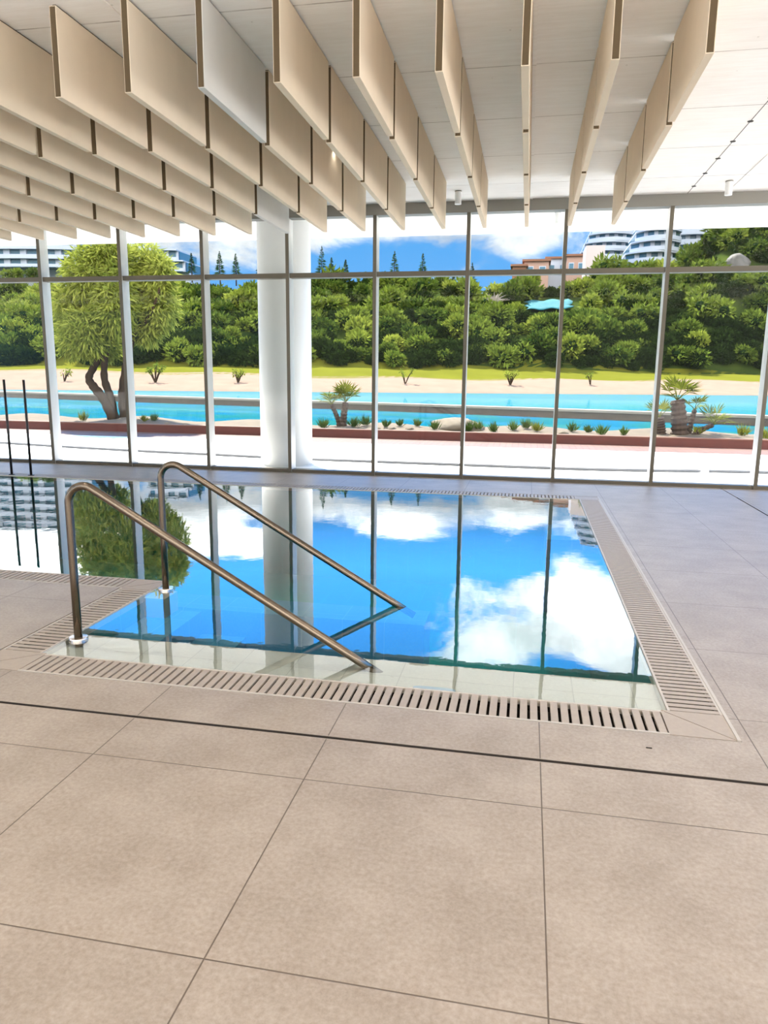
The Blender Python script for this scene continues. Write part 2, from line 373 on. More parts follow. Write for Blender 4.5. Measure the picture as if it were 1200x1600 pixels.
# ------------------------------------------------------------------ room shell
CEIL = 4.0; GLASS_Y = 11.08; SOFFIT_Y = 13.5
XL, XR, YB = -26.0, 6.6, -3.0
PX0, PX1 = -2.60, 0.72          # entry bay of the pool
PY0, PYS, PY1 = 3.39, 4.87, 9.51
GW = 0.245                       # grating width
floor = MB()
D0, D1 = 2.794, 2.816           # slot of the line drain
def slab(x0, x1, y0, y1): floor.box(x0, x1, y0, y1, -0.12, 0.0)
slab(XL, XR, YB, D0); slab(XL, XR, D1, PY0 - GW)
slab(PX1 + 0.265, 2.780, PY0 - GW, GLASS_Y); slab(2.800, XR, PY0 - GW, GLASS_Y)
slab(XL, PX0 - 0.26, PY0 - GW, PYS - GW)
slab(XL, PX1 + 0.265, PY1 + 0.26, GLASS_Y)
tag(floor.build('floor', M['floor']), kind='structure')

ceil = MB(); ceil.box(XL, XR, YB, SOFFIT_Y, CEIL, CEIL + 0.35)
ceiling = tag(ceil.build('ceiling', M['concrete']), kind='structure')
fas = MB(); fas.box(XL, XR, SOFFIT_Y, SOFFIT_Y + 0.05, CEIL + 0.04, CEIL + 0.6)
tag(fas.build('trim_1', M['white']), kind='structure')
wb = MB(); wb.box(XL, XR, YB - 0.2, YB, 3.75, CEIL); tag(wb.build('trim_4', M['white']), kind='structure')
# ceiling seams: raised ribs of concrete left by the formwork
def rib(x, y0, y1, w, name='seam'):
    b = MB(); b.box(x - w / 2, x + w / 2, y0, y1, CEIL - 0.008, CEIL + 0.01); b.build(name, M['concrete'], ceiling)
rib(-0.075, 2.0, 11.0, 0.055); rib(-2.93, 2.0, 11.0, 0.05); rib(2.52, 2.0, 11.0, 0.05)
gl_ = MB(); gl_.box(1.995, 2.003, 2.0, 11.0, CEIL - 0.0015, CEIL + 0.005); gl_.build('groove', M['rail'], ceiling)
for y in np.arange(4.4, 10.8, 0.62):
    b = MB(); b.lathe([(0.0, 0.002), (0.028, 0.0), (0.028, -0.004), (0.0, -0.005)], seg=12)
    b.build('anchor_hole', M['dark'], ceiling, loc=(2.0, y, CEIL))
beam = MB(); beam.box(XL, XR, 10.98, 11.16, 3.845, CEIL)
tag(beam.build('trim_2', M['beam']), kind='structure')
tr = MB(); tr.box(XL, XR, 11.35, 11.40, CEIL - 0.07, CEIL); tag(tr.build('trim_3', M['white']), kind='structure')

MUL = [-13.6, -12.2, -10.75, -9.32, -7.88, -6.45, -5.05, -3.665, -2.31, -0.935, 0.43, 1.825, 3.24, 4.66, 6.08]
for k in range(len(MUL) - 1):
    x0, x1 = MUL[k], MUL[k + 1]
    pane = MB(); pane.box(x0 + 0.02, x1 - 0.02, GLASS_Y + 0.02, GLASS_Y + 0.026, 0.045, 3.85)
    w = tag(pane.build('window_%d' % (k + 1), M['glass']), kind='structure')
    def mul(x, nm):
        b = MB(); b.box(x - 0.026, x + 0.026, GLASS_Y - 0.10, GLASS_Y - 0.09, 0.0, 3.85); b.cur = 1
        b.box(x - 0.026, x + 0.026, GLASS_Y - 0.09, GLASS_Y + 0.12, 0.0, 3.85)
        b.build(nm, [M['mullion'], M['mullion_side']], w)
    mul(x1, 'mullion')
    if k == 0: mul(x0, 'mullion')
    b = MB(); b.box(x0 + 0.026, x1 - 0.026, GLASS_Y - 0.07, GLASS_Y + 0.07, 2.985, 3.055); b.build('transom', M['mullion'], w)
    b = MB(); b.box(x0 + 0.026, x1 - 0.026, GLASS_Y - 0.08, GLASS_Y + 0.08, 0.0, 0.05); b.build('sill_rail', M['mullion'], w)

# ------------------------------------------------------------------ acoustic baffles
BZ = 3.413; TH = 0.05; ROWX0 = 0.954; ROWD = 0.5295
PY = [(4.92, 6.10), (6.185, 7.36), (7.445, 8.60), (8.685, 9.87)]
PN = ['near-end', 'second', 'third', 'window-end']
for k in range(19):
    xc = ROWX0 - ROWD * k
    for j, (y0, y1) in enumerate(PY):
        grey = (k == 6 and j == 0) or (k == 8 and j == 3) 
        mt = M['baffle_grey'] if grey else (M['baffle'] if (k * 3 + j * 5) % 4 < 2 else M['baffle_b'])
        rowtxt = 'rightmost row' if k == 0 else '%s row from the right' % ORD[k]
        o = MB().box(-TH / 2, TH / 2, 0, y1 - y0, 0, CEIL - 0.014 - BZ).build('ceiling_baffle', mt, loc=(xc, y0, BZ), bevel=0.002)
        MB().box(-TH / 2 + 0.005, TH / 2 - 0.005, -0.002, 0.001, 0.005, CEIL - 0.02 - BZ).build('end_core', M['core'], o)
        tag(o, '%s acoustic ceiling baffle, %s panel in the %s of baffles' % ('grey' if grey else 'beige', PN[j], rowtxt), 'ceiling baffle', 'acoustic baffles hanging from the ceiling')
        MB().box(-0.012, 0.012, 0.02, y1 - y0 - 0.02, CEIL - 0.014 - BZ, CEIL - BZ).build('mounting_rail', M['rail'], o)

# ------------------------------------------------------------------ ceiling lamps
def downlight(x, y, label, e=60):
    t = empty('downlight', (x, y, CEIL), label, 'ceiling light', 'recessed ceiling downlights')
    MB().lathe([(0.066, 0.0), (0.066, -0.006), (0.052, -0.006), (0.05, 0.0)], seg=24).build('trim_ring', M['white'], t, smooth=False)
    MB().lathe([(0.05, 0.0), (0.05, -0.003), (0.0, -0.003)], seg=24).build('lens', M['lamp'], t)
    ld = bpy.data.lights.new('downlight_lamp', 'SPOT'); ld.energy = e; ld.spot_size = math.radians(120); ld.spot_blend = 0.6
    ld.shadow_soft_size = 0.06; ld.color = (1.0, 0.93, 0.84)
    lo = bpy.data.objects.new('downlight_lamp', ld); COL.objects.link(lo); lo.parent = t; lo.location = (0, 0, -0.02)
downlight(1.98, 7.10, 'recessed round downlight in the bare ceiling beside the line of holes')
_p = on_z(522, 228, CEIL); downlight(_p.x, _p.y, 'recessed round downlight glowing between the baffle rows, the nearer one', 3)
_p = on_z(593, 309, CEIL); downlight(_p.x, _p.y, 'recessed round downlight glowing between the baffle rows, close to the window', 3)
def spot(x, y, label):
    t = empty('spotlight', (x, y, CEIL), label, 'ceiling light', 'cylindrical surface spotlights by the window')
    MB().lathe([(0.045, 0.0), (0.045, -0.17), (0.0, -0.17)], seg=24).build('housing', M['white'], t)
    MB().lathe([(0.047, 0.0), (0.047, -0.012), (0.0, -0.012)], seg=24).build('mounting_plate', M['beam'], t)
spot(at(716, 305, 10.4).x, 10.4, 'small white cylinder spotlight between the baffle rows, above the window')
spot(at(1139, 292, 10.4).x, 10.4, 'small white cylinder spotlight on the bare ceiling right of the baffles')
spot(at(872, 325, 11.9).x, 11.9, 'small white cylinder spotlight outside, under the eaves')

for yy in (-1.6, 0.2, 2.0, 3.8):  # grid of out-of-view lamps, added to brighten the floor and ceiling
    for xr in (-6.1, -3.8, -1.5, 0.8, 3.1, 5.4):
        downlight(xr, yy, 'added unseen fill downlight in the ceiling on the near side of the baffles', 14)
# ------------------------------------------------------------------ pool
pool = empty('swimming_pool', (0, 0, 0), 'blue tiled indoor swimming pool with an entry bay of steps', 'swimming pool')
DEEP = -1.25
rim = MB()
b = MB()
b.add([(XL, PYS, DEEP), (PX1, PYS, DEEP), (PX1, PY1, DEEP), (XL, PY1, DEEP)], [(0, 1, 2, 3)])
b.add([(PX0, PY0, DEEP), (PX1, PY0, DEEP), (PX1, PYS, DEEP), (PX0, PYS, DEEP)], [(0, 1, 2, 3)])
def wallq(x0, y0, x1, y1): b.add([(x0, y0, DEEP), (x1, y1, DEEP), (x1, y1, -0.05), (x0, y0, -0.05)], [(0, 1, 2, 3)]); rim.add([(x0, y0, -0.05), (x1, y1, -0.05), (x1, y1, -0.002), (x0, y0, -0.002)], [(0, 1, 2, 3)])
wallq(XL, PY1, PX1, PY1); wallq(PX1, PY1, PX1, PY0); wallq(PX1, PY0, PX0, PY0); wallq(PX0, PY0, PX0, PYS); wallq(PX0, PYS, XL, PYS); wallq(XL, PYS, XL, PY1)
b.build('basin', M['pool_tile'], pool); rim.build('rim', M['beige_tile'], pool)
MB().box(PX0 + 0.002, PX1 - 0.002, PY0 + 0.002, 3.80, DEEP, -0.04).build('ledge', M['beige_tile'], pool)
for k in range(5):
    MB().box(PX0 + 0.003 + 0.34 * k, PX0 + 0.34 * (k + 1), 3.802, 4.70, DEEP, -0.16 - 0.17 * k).build('step', M['step_tile'], pool)
MB().box(PX0 + 0.003, -0.62, 4.702, 5.02, DEEP, -0.14).build('dividing_wall', M['step_tile'], pool)
MB().box(PX0 + 0.003, PX0 + 0.16, 4.50, 4.701, -0.16, -0.02).build('corner_block', M['beige_tile'], pool)
MB().box(0.30, PX1 - 0.002, 8.6, PY1 - 0.002, DEEP, -0.35).build('corner_seat', M['step_tile'], pool)
wt = MB()
wt.prism([(XL + 0.01, PYS), (PX0, PYS), (PX0, PY0), (PX1, PY0), (PX1, PY1), (XL + 0.01, PY1)], -0.012, -0.006)
wt = MB(); wt.add([(XL, PYS, -0.006), (PX0, PYS, -0.006), (PX0, PY0, -0.006), (PX1, PY0, -0.006), (PX1, PY1, -0.006), (XL, PY1, -0.006)], [(0, 1, 2, 3, 4, 5)])
tag(wt.build('pool_water', M['water']), kind='structure')

def grating(label, x0, x1, y0, y1, axis, lift_l=True):
    """overflow grating: slats across the run, two edge strips and the dark channel below; axis = direction of the run"""
    t = empty('overflow_grating', ((x0 + x1) / 2, (y0 + y1) / 2, 0), label, 'grating', 'overflow gratings round the pool')
    ox, oy = (x0 + x1) / 2, (y0 + y1) / 2
    b = MB(); e = 0.012
    n = int(((x1 - x0) if axis == 'x' else (y1 - y0)) / 0.047)
    for k in range(n):
        if axis == 'x':
            c = x0 + (k + 0.5) * (x1 - x0) / n - ox
            b.box(c - 0.0168, c + 0.0168, y0 + e - oy, y1 - e - oy, -0.014, -0.001)
        else:
            c = y0 + (k + 0.5) * (y1 - y0) / n - oy
            b.box(x0 + e - ox, x1 - e - ox, c - 0.0162, c + 0.0162, -0.0035, -0.001)
    b.build('slats', M['grate'], t)
    b = MB()
    if axis == 'x':
        b.box(x0 - ox, x1 - ox, y0 - oy, y0 - oy + e, -0.03, 0.0); b.box(x0 - ox, x1 - ox, y1 - oy - e, y1 - oy, -0.03, 0.0)
    else:
        b.box(x0 - ox, x0 - ox + e, y0 - oy, y1 - oy, -0.03, 0.0); b.box(x1 - ox - e, x1 - ox, y0 - oy, y1 - oy, -0.03, 0.0)
    b.build('edge_strip', M['grate_white'], t)
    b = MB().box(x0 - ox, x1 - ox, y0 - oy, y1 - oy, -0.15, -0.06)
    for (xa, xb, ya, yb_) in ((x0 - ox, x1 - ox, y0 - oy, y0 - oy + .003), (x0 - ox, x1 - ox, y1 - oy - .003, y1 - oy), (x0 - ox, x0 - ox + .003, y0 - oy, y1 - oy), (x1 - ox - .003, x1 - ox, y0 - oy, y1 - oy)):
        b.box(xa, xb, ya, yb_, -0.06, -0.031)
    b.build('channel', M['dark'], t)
grating('slatted overflow grating along the near edge of the pool', PX0 + 0.03, PX1 - 0.03, PY0 - GW + 0.01, PY0 - 0.002, 'x')
grating('long slatted overflow grating along the right edge of the pool', PX1 + 0.002, PX1 + 0.25, PY0 + 0.01, PY1, 'y')
grating('short slatted overflow grating beside the near handrail base', PX0 - 0.25, PX0 - 0.002, PY0 + 0.01, PYS - GW, 'y')
grating('slatted overflow grating on the left, ending at the corner behind the near handrail', XL, PX0 - 0.25, PYS - GW + 0.01, PYS - 0.002, 'x')
grating('slatted overflow grating along the far edge of the pool below the windows', XL, PX1 - 0.05, PY1 + 0.002, PY1 + 0.25, 'x')
def corner(label, x0, x1, y0, y1, d):
    t = empty('corner_plate', ((x0 + x1) / 2, (y0 + y1) / 2, 0), label, 'grating', 'mitred corner plates of the overflow grating')
    hx, hy = (x1 - x0) / 2, (y1 - y0) / 2
    p = [(-hx, -hy), (hx, -hy), (hx, hy), (-hx, hy)]
    g_ = 0.004
    if d > 0: tri = [[(-hx, hy), (-hx, -hy + g_), (hx - g_, hy)], [(-hx + g_, -hy), (hx, -hy), (hx, hy - g_)]]
    else: tri = [[(-hx, -hy), (hx - g_, -hy), (-hx, hy - g_)], [(hx, -hy + g_), (hx, hy), (-hx + g_, hy)]]
    for q in tri: MB().prism(q, -0.02, -0.001).build('plate', M['grate'], t)
    MB().prism(p, -0.1, -0.021).build('bed', M['dark'], t)
corner('mitred corner plate of the grating at the near right corner of the pool', PX1 - 0.03, PX1 + 0.25, PY0 - GW + 0.01, PY0 + 0.01, -1)
corner('mitred corner plate of the grating at the near left corner of the pool', PX0 - 0.25, PX0 + 0.03, PY0 - GW + 0.01, PY0 + 0.01, 1)
corner('corner plate of the grating beside the far handrail base', PX0 - 0.25, PX0 - 0.002, PYS - GW, PYS - 0.002, 1)
corner('corner plate of the grating at the far right corner of the pool', PX1 - 0.05, PX1 + 0.25, PY1 + 0.002, PY1 + 0.25, 1)
b = MB(); b.box(PX1 + 0.25, PX1 + 0.265, PY0 - GW + 0.01, PY1 + 0.26, -0.05, 0.002)
tag(b.build('edge_angle', M['grate_white']), 'thin steel edging angle along the outside of the right-hand grating', 'edging')
# line drains
def drain(label, x0, x1, y0, y1):
    t = empty('slot_drain', ((x0 + x1) / 2, (y0 + y1) / 2, 0), label, 'drain', 'slot drains in the floor')
    hx, hy = (x1 - x0) / 2, (y1 - y0) / 2
    b = MB(); b.box(-hx, hx, -hy, hy, -0.12, -0.03)
    if hx > hy: b.box(-hx, hx, hy - 0.004, hy, -0.03, -0.001); b.box(-hx, hx, -hy, -hy + 0.002, -0.03, -0.001)
    else: b.box(hx - 0.003, hx, -hy, hy, -0.03, -0.001); b.box(-hx, -hx + 0.003, -hy, hy, -0.03, -0.001)
    b.build('slot', M['dark'], t)
    b = MB()
    if hx > hy: b.box(-hx, hx, -hy - 0.004, -hy, -0.03, 0.001); b.box(-hx, hx, hy, hy + 0.004, -0.03, 0.001)
    else: b.box(-hx - 0.004, -hx, -hy, hy, -0.03, 0.001); b.box(hx, hx + 0.004, -hy, hy, -0.03, 0.001)
    b.build('edge_profile', M['grate'], t)
drain('long dark slot drain crossing the whole floor in front of the pool', XL, XR, D0, D1)
drain('short dark slot drain in the floor by the window, right of the pool', 2.780, 2.800, PY0 - GW, 10.2)
# handrails
def handrail(y, x0, x1, label):
    t = empty('handrail', (x0, y, 0), label, 'handrail', 'steel handrails of the pool steps')
    H = 0.915; rr = 0.0235; br = 0.10
    end = Vector((x1 - x0 + 0.12, 0, -0.065)); top = Vector((0, 0, H + 0.045))
    dirn = (end - Vector((0.0, 0, H + 0.06))).normalized()
    pts = [Vector((0, 0, 0.0)), Vector((0, 0, 0.4)), Vector((0, 0, H - br))]
    # bend: from vertical to the slope, a circle arc tangent to both
    a_end = math.pi / 2 - math.atan2(-dirn.z, dirn.x) * -1
    th = math.pi / 2 + math.atan2(-dirn.z, dirn.x)      # turn angle
    for i in range(1, 13):
        a = th * i / 12
        pts.append(Vector((br - br * math.cos(a), 0, H - br + br * math.sin(a))))
    last = pts[-1]; L = (last.z + 0.065) / -dirn.z
    for i in range(1, 9): pts.append(last + dirn * L * i / 8)
    MB().tube(pts, rr, 18).build('rail', M['steel'], t, smooth=True)
    MB().lathe([(0.0, 0.012), (0.0245, 0.012), (0.052, 0.010), (0.055, 0.004), (0.055, -0.006), (0.0, -0.006)][::-1], seg=28).build('flange', M['flange'], t, smooth=False)
    MB().tube([(0, 0, -0.006), (0, 0, -0.16)], rr, 18).build('post_foot', M['steel'], t, smooth=True)
handrail(3.64, -2.535, -0.845, 'near brushed steel pool handrail sloping down into the water')
handrail(4.68, -2.52, -0.83, 'far brushed steel pool handrail sloping down into the water, behind the near one')
# thin poles at the far side of the pool
for (x, lab) in ((-7.63, 'thin black upright pole at the far pool edge, the leftmost of two'), (-7.30, 'thin black upright pole at the far pool edge, the right one of two')):
    t = empty('upright_pole', (x, 9.62, 0), lab, 'pole', 'thin black poles at the far pool edge')
    MB().tube([(0, 0, 0), (0, 0, 1.42)], 0.018, 12).build('pole', M['black'], t, smooth=True)
    MB().lathe([(0.045, 0.0), (0.045, 0.008), (0.0, 0.008)], seg=16).build('base', M['black'], t)
t = MB(); t.prism([(0.06 * math.cos(a) + (0.05 if math.cos(a) > 0 else -0.05), 0.022 * math.sin(a)) for a in np.linspace(0, 2 * math.pi, 25)[:-1]], 0, 0.008)
o = t.build('pool_inlet', M['inlet'], loc=(-0.40, 3.47, -0.04)); tag(o, 'small pale oval inlet plate on the beige ledge just under the water', 'pool inlet')
o = MB().box(-0.012, 0.012, -0.003, 0.003, 0, 0.003).build('debris_scrap', M['dark'], loc=tuple(on_z(1014, 1169))); tag(o, 'tiny dark scrap lying on the floor tile near the right pool corner', 'scrap')

# ------------------------------------------------------------------ column and terrace
t = empty('concrete_column', (-4.045, 11.96, 0), 'thick round white column standing outside the glass', 'column')
MB().lathe([(0.44, -0.0), (0.44, CEIL)], seg=64).build('shaft', M['white'], t, smooth=True)
MB().lathe([(0.47, 0.0), (0.47, 0.012), (0.44, 0.016)], seg=64).build('base_ring', M['white'], t)
b = MB(); b.box(-60, 40, GLASS_Y, 16.15, -0.12, 0.0); tag(b.build('terrace', M['terrace']), kind='structure')
b = MB(); b.box(-60, 40, 16.15, 17.5, -0.12, 0.002); tag(b.build('timber_deck', M['wood_deck']), kind='structure')
for (x0, x1, y0, y1, nm) in ((-60, XL, -30, GLASS_Y, 'ground_left'), (XR, 40, -30, GLASS_Y, 'ground_right'), (XL, XR, -30, YB, 'ground_rear')):  # unseen ground added round the hall to reflect sunlight up inside
    b = MB(); b.box(x0, x1, y0, y1, -0.12, 0.0); tag(b.build(nm, M['paving']), kind='structure')
t = empty('planter_wall', (0, 17.55, 0), 'long low red-brown planter wall beyond the terrace', 'planter wall')
MB().box(-60, 40, -0.05, 0.05, -0.1, 0.19).build('cladding', M['planter'], t)
MB().box(-60, 40, -0.06, 0.08, 0.19, 0.215).build('coping', M['planter_cap'], t)
# planting bed
nx, ny = 240, 14; V = []; F = []
for j in range(ny):
    for i in range(nx):
        x = -60 + 100 * i / (nx - 1); f = j / (ny - 1); y = 17.6 + f * (3.6 + 0.5 * math.sin(x * 0.35))
        z = 0.15 + 0.12 * math.sin(f * 3.1) * (0.6 + 0.5 * math.sin(x * 1.7 + f * 3)) - 0.55 * max(0, f - 0.6) / 0.4
        V.append((x, y, z))
for j in range(ny - 1):
    for i in range(nx - 1): a = j * nx + i; F.append((a, a + 1, a + 1 + nx, a + nx))
o = np_mesh('planting_bed', V, F, M['soil'], smooth=True); tag(o, kind='structure')
# cable on the terrace
cp = [(-14.0, 14.5), (-11.1, 13.75), (-8, 13.15), (-6, 12.9), (-4.2, 12.68), (-2.4, 12.62), (-0.2, 12.56), (1.0, 12.55), (2.0, 12.66), (2.9, 12.83), (3.4, 12.9), (4.2, 12.95), (6.5, 13.0), (9, 13.1)]
t = empty('power_cable', (0, 12.6, 0), 'thin grey cable lying across the white terrace', 'cable')
def crom(ps, n=10):
    out = []
    P = [Vector((p[0], p[1], 0)) for p in ps]; P = [P[0]] + P + [P[-1]]
    for k in range(1, len(P) - 2):
        for i in range(n):
            u = i / n; a, b_, c, d = P[k - 1:k + 3]
            out.append(0.5 * ((2 * b_) + (c - a) * u + (2 * a - 5 * b_ + 4 * c - d) * u * u + (3 * b_ - a - 3 * c + d) * u ** 3))
    out.append(P[-1]); return out
MB().tube([p + Vector((0, -12.6, 0.024)) for p in crom(cp)], 0.024, 8).build('lead', M['cable'], t, smooth=True)
MB().box(2.86, 3.04, 12.81 - 12.6, 12.87 - 12.6, 0.0, 0.05).build('connector', M['white'], t, bevel=0.01)

# ------------------------------------------------------------------ plants
def quads_leaves(P, D, U, L, W):
    """pointed leaf quads: base P, direction D, width direction U; arrays"""
    n = len(P); L = np.asarray(L)[:, None]; W = np.asarray(W)[:, None]
    V = np.empty((n, 4, 3)); V[:, 0] = P; V[:, 1] = P + D * L * 0.45 + U * W; V[:, 2] = P + D * L; V[:, 3] = P + D * L * 0.45 - U * W
    F = np.arange(n * 4).reshape(n, 4); return V.reshape(-1, 3), F
def norm(a): return a / (np.linalg.norm(a, axis=1, keepdims=True) + 1e-9)
def crown(lobes, n, L, W, droop=0.5, out=0.8, rng=RNG, shell=0.35):
    """leaf cloud filling ellipsoid lobes [(cx,cy,cz,rx,ry,rz)]"""
    vol = np.array([l[3] * l[4] * l[5] for l in lobes]) ** (2 / 3); pick = rng.choice(len(lobes), n, p=vol / vol.sum())
    A = np.array(lobes)[pick]; d = norm(rng.normal(size=(n, 3))); r = 1 - shell * rng.random(n) ** 1.5
    P = A[:, :3] + d * r[:, None] * A[:, 3:]
    D = norm(d * out + rng.normal(size=(n, 3)) * 0.5 + np.array([0, 0, -droop]))
    U = norm(np.cross(D, rng.normal(size=(n, 3))))
    return quads_leaves(P, D, U, L * (0.6 + 0.8 * rng.random(n)), W * (0.7 + 0.6 * rng.random(n)))
def smooth_path(pts, n=6):
    P = [Vector(p) for p in pts]; P = [P[0] * 2 - P[1]] + P + [P[-1] * 2 - P[-2]]; out = []
    for k in range(1, len(P) - 2):
        for i in range(n):
            u = i / n; a, b_, c, d = P[k - 1:k + 3]
            out.append(0.5 * ((2 * b_) + (c - a) * u + (2 * a - 5 * b_ + 4 * c - d) * u * u + (3 * b_ - a - 3 * c + d) * u ** 3))
    out.append(P[-2]); return out
def limb(b, pts, r0, r1):
    q = smooth_path(pts); n = len(q)
    b.tube(q, [(r0 + (r1 - r0) * k / (n - 1)) * (1 + 0.10 * math.sin(k * 2.1)) for k in range(n)], 10)
def olive(base_px, stems, lobes_px, label, Y, nleaf):
    base = at(base_px[0], base_px[1], Y); t = empty('olive_tree', tuple(base), label, 'tree', 'olive trees in the planting bed')
    b = MB()
    for st in stems:
        pts = [at(x, y, Y + dy) - base for (x, y, dy) in st[0]]; limb(b, pts, st[1], st[2])
    b.build('trunk', M['bark'], t, smooth=True)
    lob = []
    for (x, y, dy, rx, rz) in lobes_px:
        p = at(x, y, Y + dy) - base; s = Y / FPX; lob.append((p.x, p.y, p.z, rx * s, rx * s * 0.9, rz * s))
    V, F = crown(lob, nleaf, 0.24, 0.024, 0.5, 0.7, shell=0.8)
    np_mesh('foliage', V, F, M['olive_leaf'], t)
YT = 19.0
olive((172, 655), [([(178, 657, 0), (163, 625, 0), (147, 605, 0.05), (139, 590, 0.1), (150, 568, 0.1), (160, 545, 0), (155, 500, -0.1), (135, 450, 0)], 0.15, 0.05),
                   ([(180, 657, 0.05), (172, 620, 0.1), (163, 590, 0.1), (165, 555, 0.1), (175, 510, 0.2), (190, 450, 0.2)], 0.13, 0.05),
                   ([(158, 520, 0), (125, 480, 0.2), (110, 440, 0.3)], 0.06, 0.03)],
      [(140, 430, 0, 42, 45), (112, 480, 0.1, 28, 55), (165, 400, 0.2, 36, 28), (178, 470, -0.1, 36, 60), (135, 520, -0.3, 38, 40), (185, 420, 0.4, 30, 40), (110, 530, 0.2, 20, 30), (160, 540, 0.6, 30, 22)],
      'left olive tree with forked leaning trunk, full yellow-green crown', YT, 15000)
olive((194, 655), [([(196, 658, 0), (192, 620, 0), (196, 580, 0), (206, 530, 0.1), (218, 480, 0.2), (225, 430, 0.2)], 0.16, 0.05),
                   ([(206, 530, 0.1), (235, 490, 0), (250, 450, 0)], 0.06, 0.03)],
      [(228, 420, 0.5, 34, 42), (245, 470, 0.4, 34, 48), (215, 480, 0.6, 30, 55), (250, 430, 0.3, 24, 32), (225, 510, 0.4, 32, 32)],
      'right olive tree with straight single trunk and smaller crown', YT + 0.5, 10000)

def fan_frond(b, p, d, length, blade, n=13):
    d = d.normalized(); tip = p + d * length
    b.tube([p, (p + tip) / 2 + Vector((0, 0, 0.02)), tip], [0.012, 0.009, 0.007], 5)
    side = d.cross(Vector((0, 0, 1)));
    if side.length < 0.1: side = Vector((1, 0, 0))
    side.normalize(); up = side.cross(d).normalized()
    for k in range(n):
        a = math.radians(-75 + 150 * k / (n - 1)); L = blade * (0.75 + 0.25 * math.cos(a))
        q = d * math.cos(a) + side * math.sin(a); q = (q + up * 0.15 * random.uniform(-1, 1.2)).normalized()
        w = q.cross(up).normalized() * 0.017 * (blade / 0.35)
        e = tip + q * L + Vector((0, 0, -0.12 * L)); mid = tip + q * L * 0.5
        b.add([tip, mid + w, e, mid - w], [(0, 1, 2, 3)])
def palm(name, base, trunks, label, group='fan palms in the planting bed'):
    t = empty(name, tuple(base), label, 'palm', group)
    for (dx, dy, lx, ly, h, r, nf, bl, upw) in trunks:
        b = MB(); n = 14; pts = [Vector((dx + lx * (k / n) ** 1.5, dy + ly * (k / n), h * k / n - 0.08 * (k == 0))) for k in range(n + 1)]
        b.tube(pts, [r * (1.15 if k % 2 else 0.92) * (1.15 - 0.25 * k / n) for k in range(n + 1)], 12)
        b.build('trunk', M['palm_bark'], t)
        top = pts[-1]
        for k in range(nf):
            a = 2.4 * k + random.uniform(-.3, .3); el = upw + random.uniform(-0.5, 0.4) - 0.5 * (k / nf)
            fb = MB(); fan_frond(fb, top, Vector((math.cos(a) * math.cos(el), math.sin(a) * math.cos(el), math.sin(el))), bl * 0.75, bl)
            fb.build('frond', M['palm_leaf'], t)
YP = 18.6
p = at(1062, 676, YP); p.z = 0.18
palm('fan_palm', p, [(0.0, 0, -0.12, 0, 0.85, 0.17, 9, 0.42, 1.15), (-0.42, 0.1, -0.06, 0, 0.42, 0.11, 5, 0.32, 1.2), (0.22, 0.05, 0.10, 0.05, 0.62, 0.06, 5, 0.30, 1.1), (0.30, -0.1, 0.42, 0, 0.28, 0.06, 7, 0.36, 1.0)],
     'stocky fan palm clump with three trunks, in the bed behind the right-hand window')
p = at(536, 662, YP + 0.3); p.z = 0.2
palm('fan_palm', p, [(0.0, 0, 0.07, 0, 0.62, 0.085, 10, 0.38, 1.2), (-0.12, 0.05, -0.22, 0, 0.55, 0.06, 7, 0.34, 1.0)], 'small two-stemmed fan palm in the bed just right of the white column')

def tuft(name, base, n, h, mat, label, group, spread=0.7, cat='plant', w=0.012):
    V = []; F = []; D = RNG.normal(size=(n, 3)); D[:, 2] = np.abs(D[:, 2]) + 1.0 / max(spread, .1); D = norm(D)
    P = np.zeros((n, 3)); P[:, :2] = RNG.normal(size=(n, 2)) * h * 0.12
    U = norm(np.cross(D, np.tile([[0.3, 1, 0.1]], (n, 1)) + RNG.normal(size=(n, 3)) * .4))
    V, F = quads_leaves(P, D, U, h * (0.6 + 0.5 * RNG.random(n)), np.full(n, w))
    o = np_mesh(name, V, F, mat); o.location = base; tag(o, label, cat, group); return o
def bed_z(x, y):
    f = (y - 17.6) / (3.6 + 0.5 * math.sin(x * 0.35))
    return 0.15 + 0.12 * math.sin(f * 3.1) * (0.6 + 0.5 * math.sin(x * 1.7 + f * 3)) - 0.55 * max(0, f - 0.6) / 0.4
TU = [(225, 655, 'y'), (240, 655, 'g'), (130, 655, 'y'), (505, 660, 'g'), (553, 660, 'g'), (572, 658, 'g'), (603, 664, 'g'), (625, 666, 'g'), (652, 664, 'g'), (679, 664, 'g'),
      (732, 668, 'g'), (747, 668, 'g'), (771, 669, 'g'), (801, 671, 'g'), (822, 672, 'g'), (838, 672, 'y'), (894, 671, 'g'), (919, 671, 'g'), (941, 672, 'g'), (975, 675, 'g'), (1160, 690, 'y'), (1196, 692, 'y'), (1090, 685, 'y')]
for k, (x, y, c) in enumerate(TU):
    p = at(x, y, 18.3 + 0.4 * (k % 3) / 2); p.z = bed_z(p.x, p.y)
    where = 'left of the column' if x < 420 else ('between small palm and rock mound' if x < 700 else ('between rock mound and stocky palm' if x < 1030 else 'by the stocky palm'))
    idx = sum(1 for (xx, yy, cc) in TU[:k] if (xx < 420) == (x < 420) and (xx < 700) == (x < 700) and (xx < 1030) == (x < 1030))
    tuft('grass_tuft', tuple(p), 60, random.uniform(0.22, 0.34), M['tuft'] if c == 'g' else M['tuft_y'],
         '%s spiky tuft, %s from left among those %s' % ('green' if c == 'g' else 'yellowish', ORD[idx], where), 'spiky tufts in the planting bed')
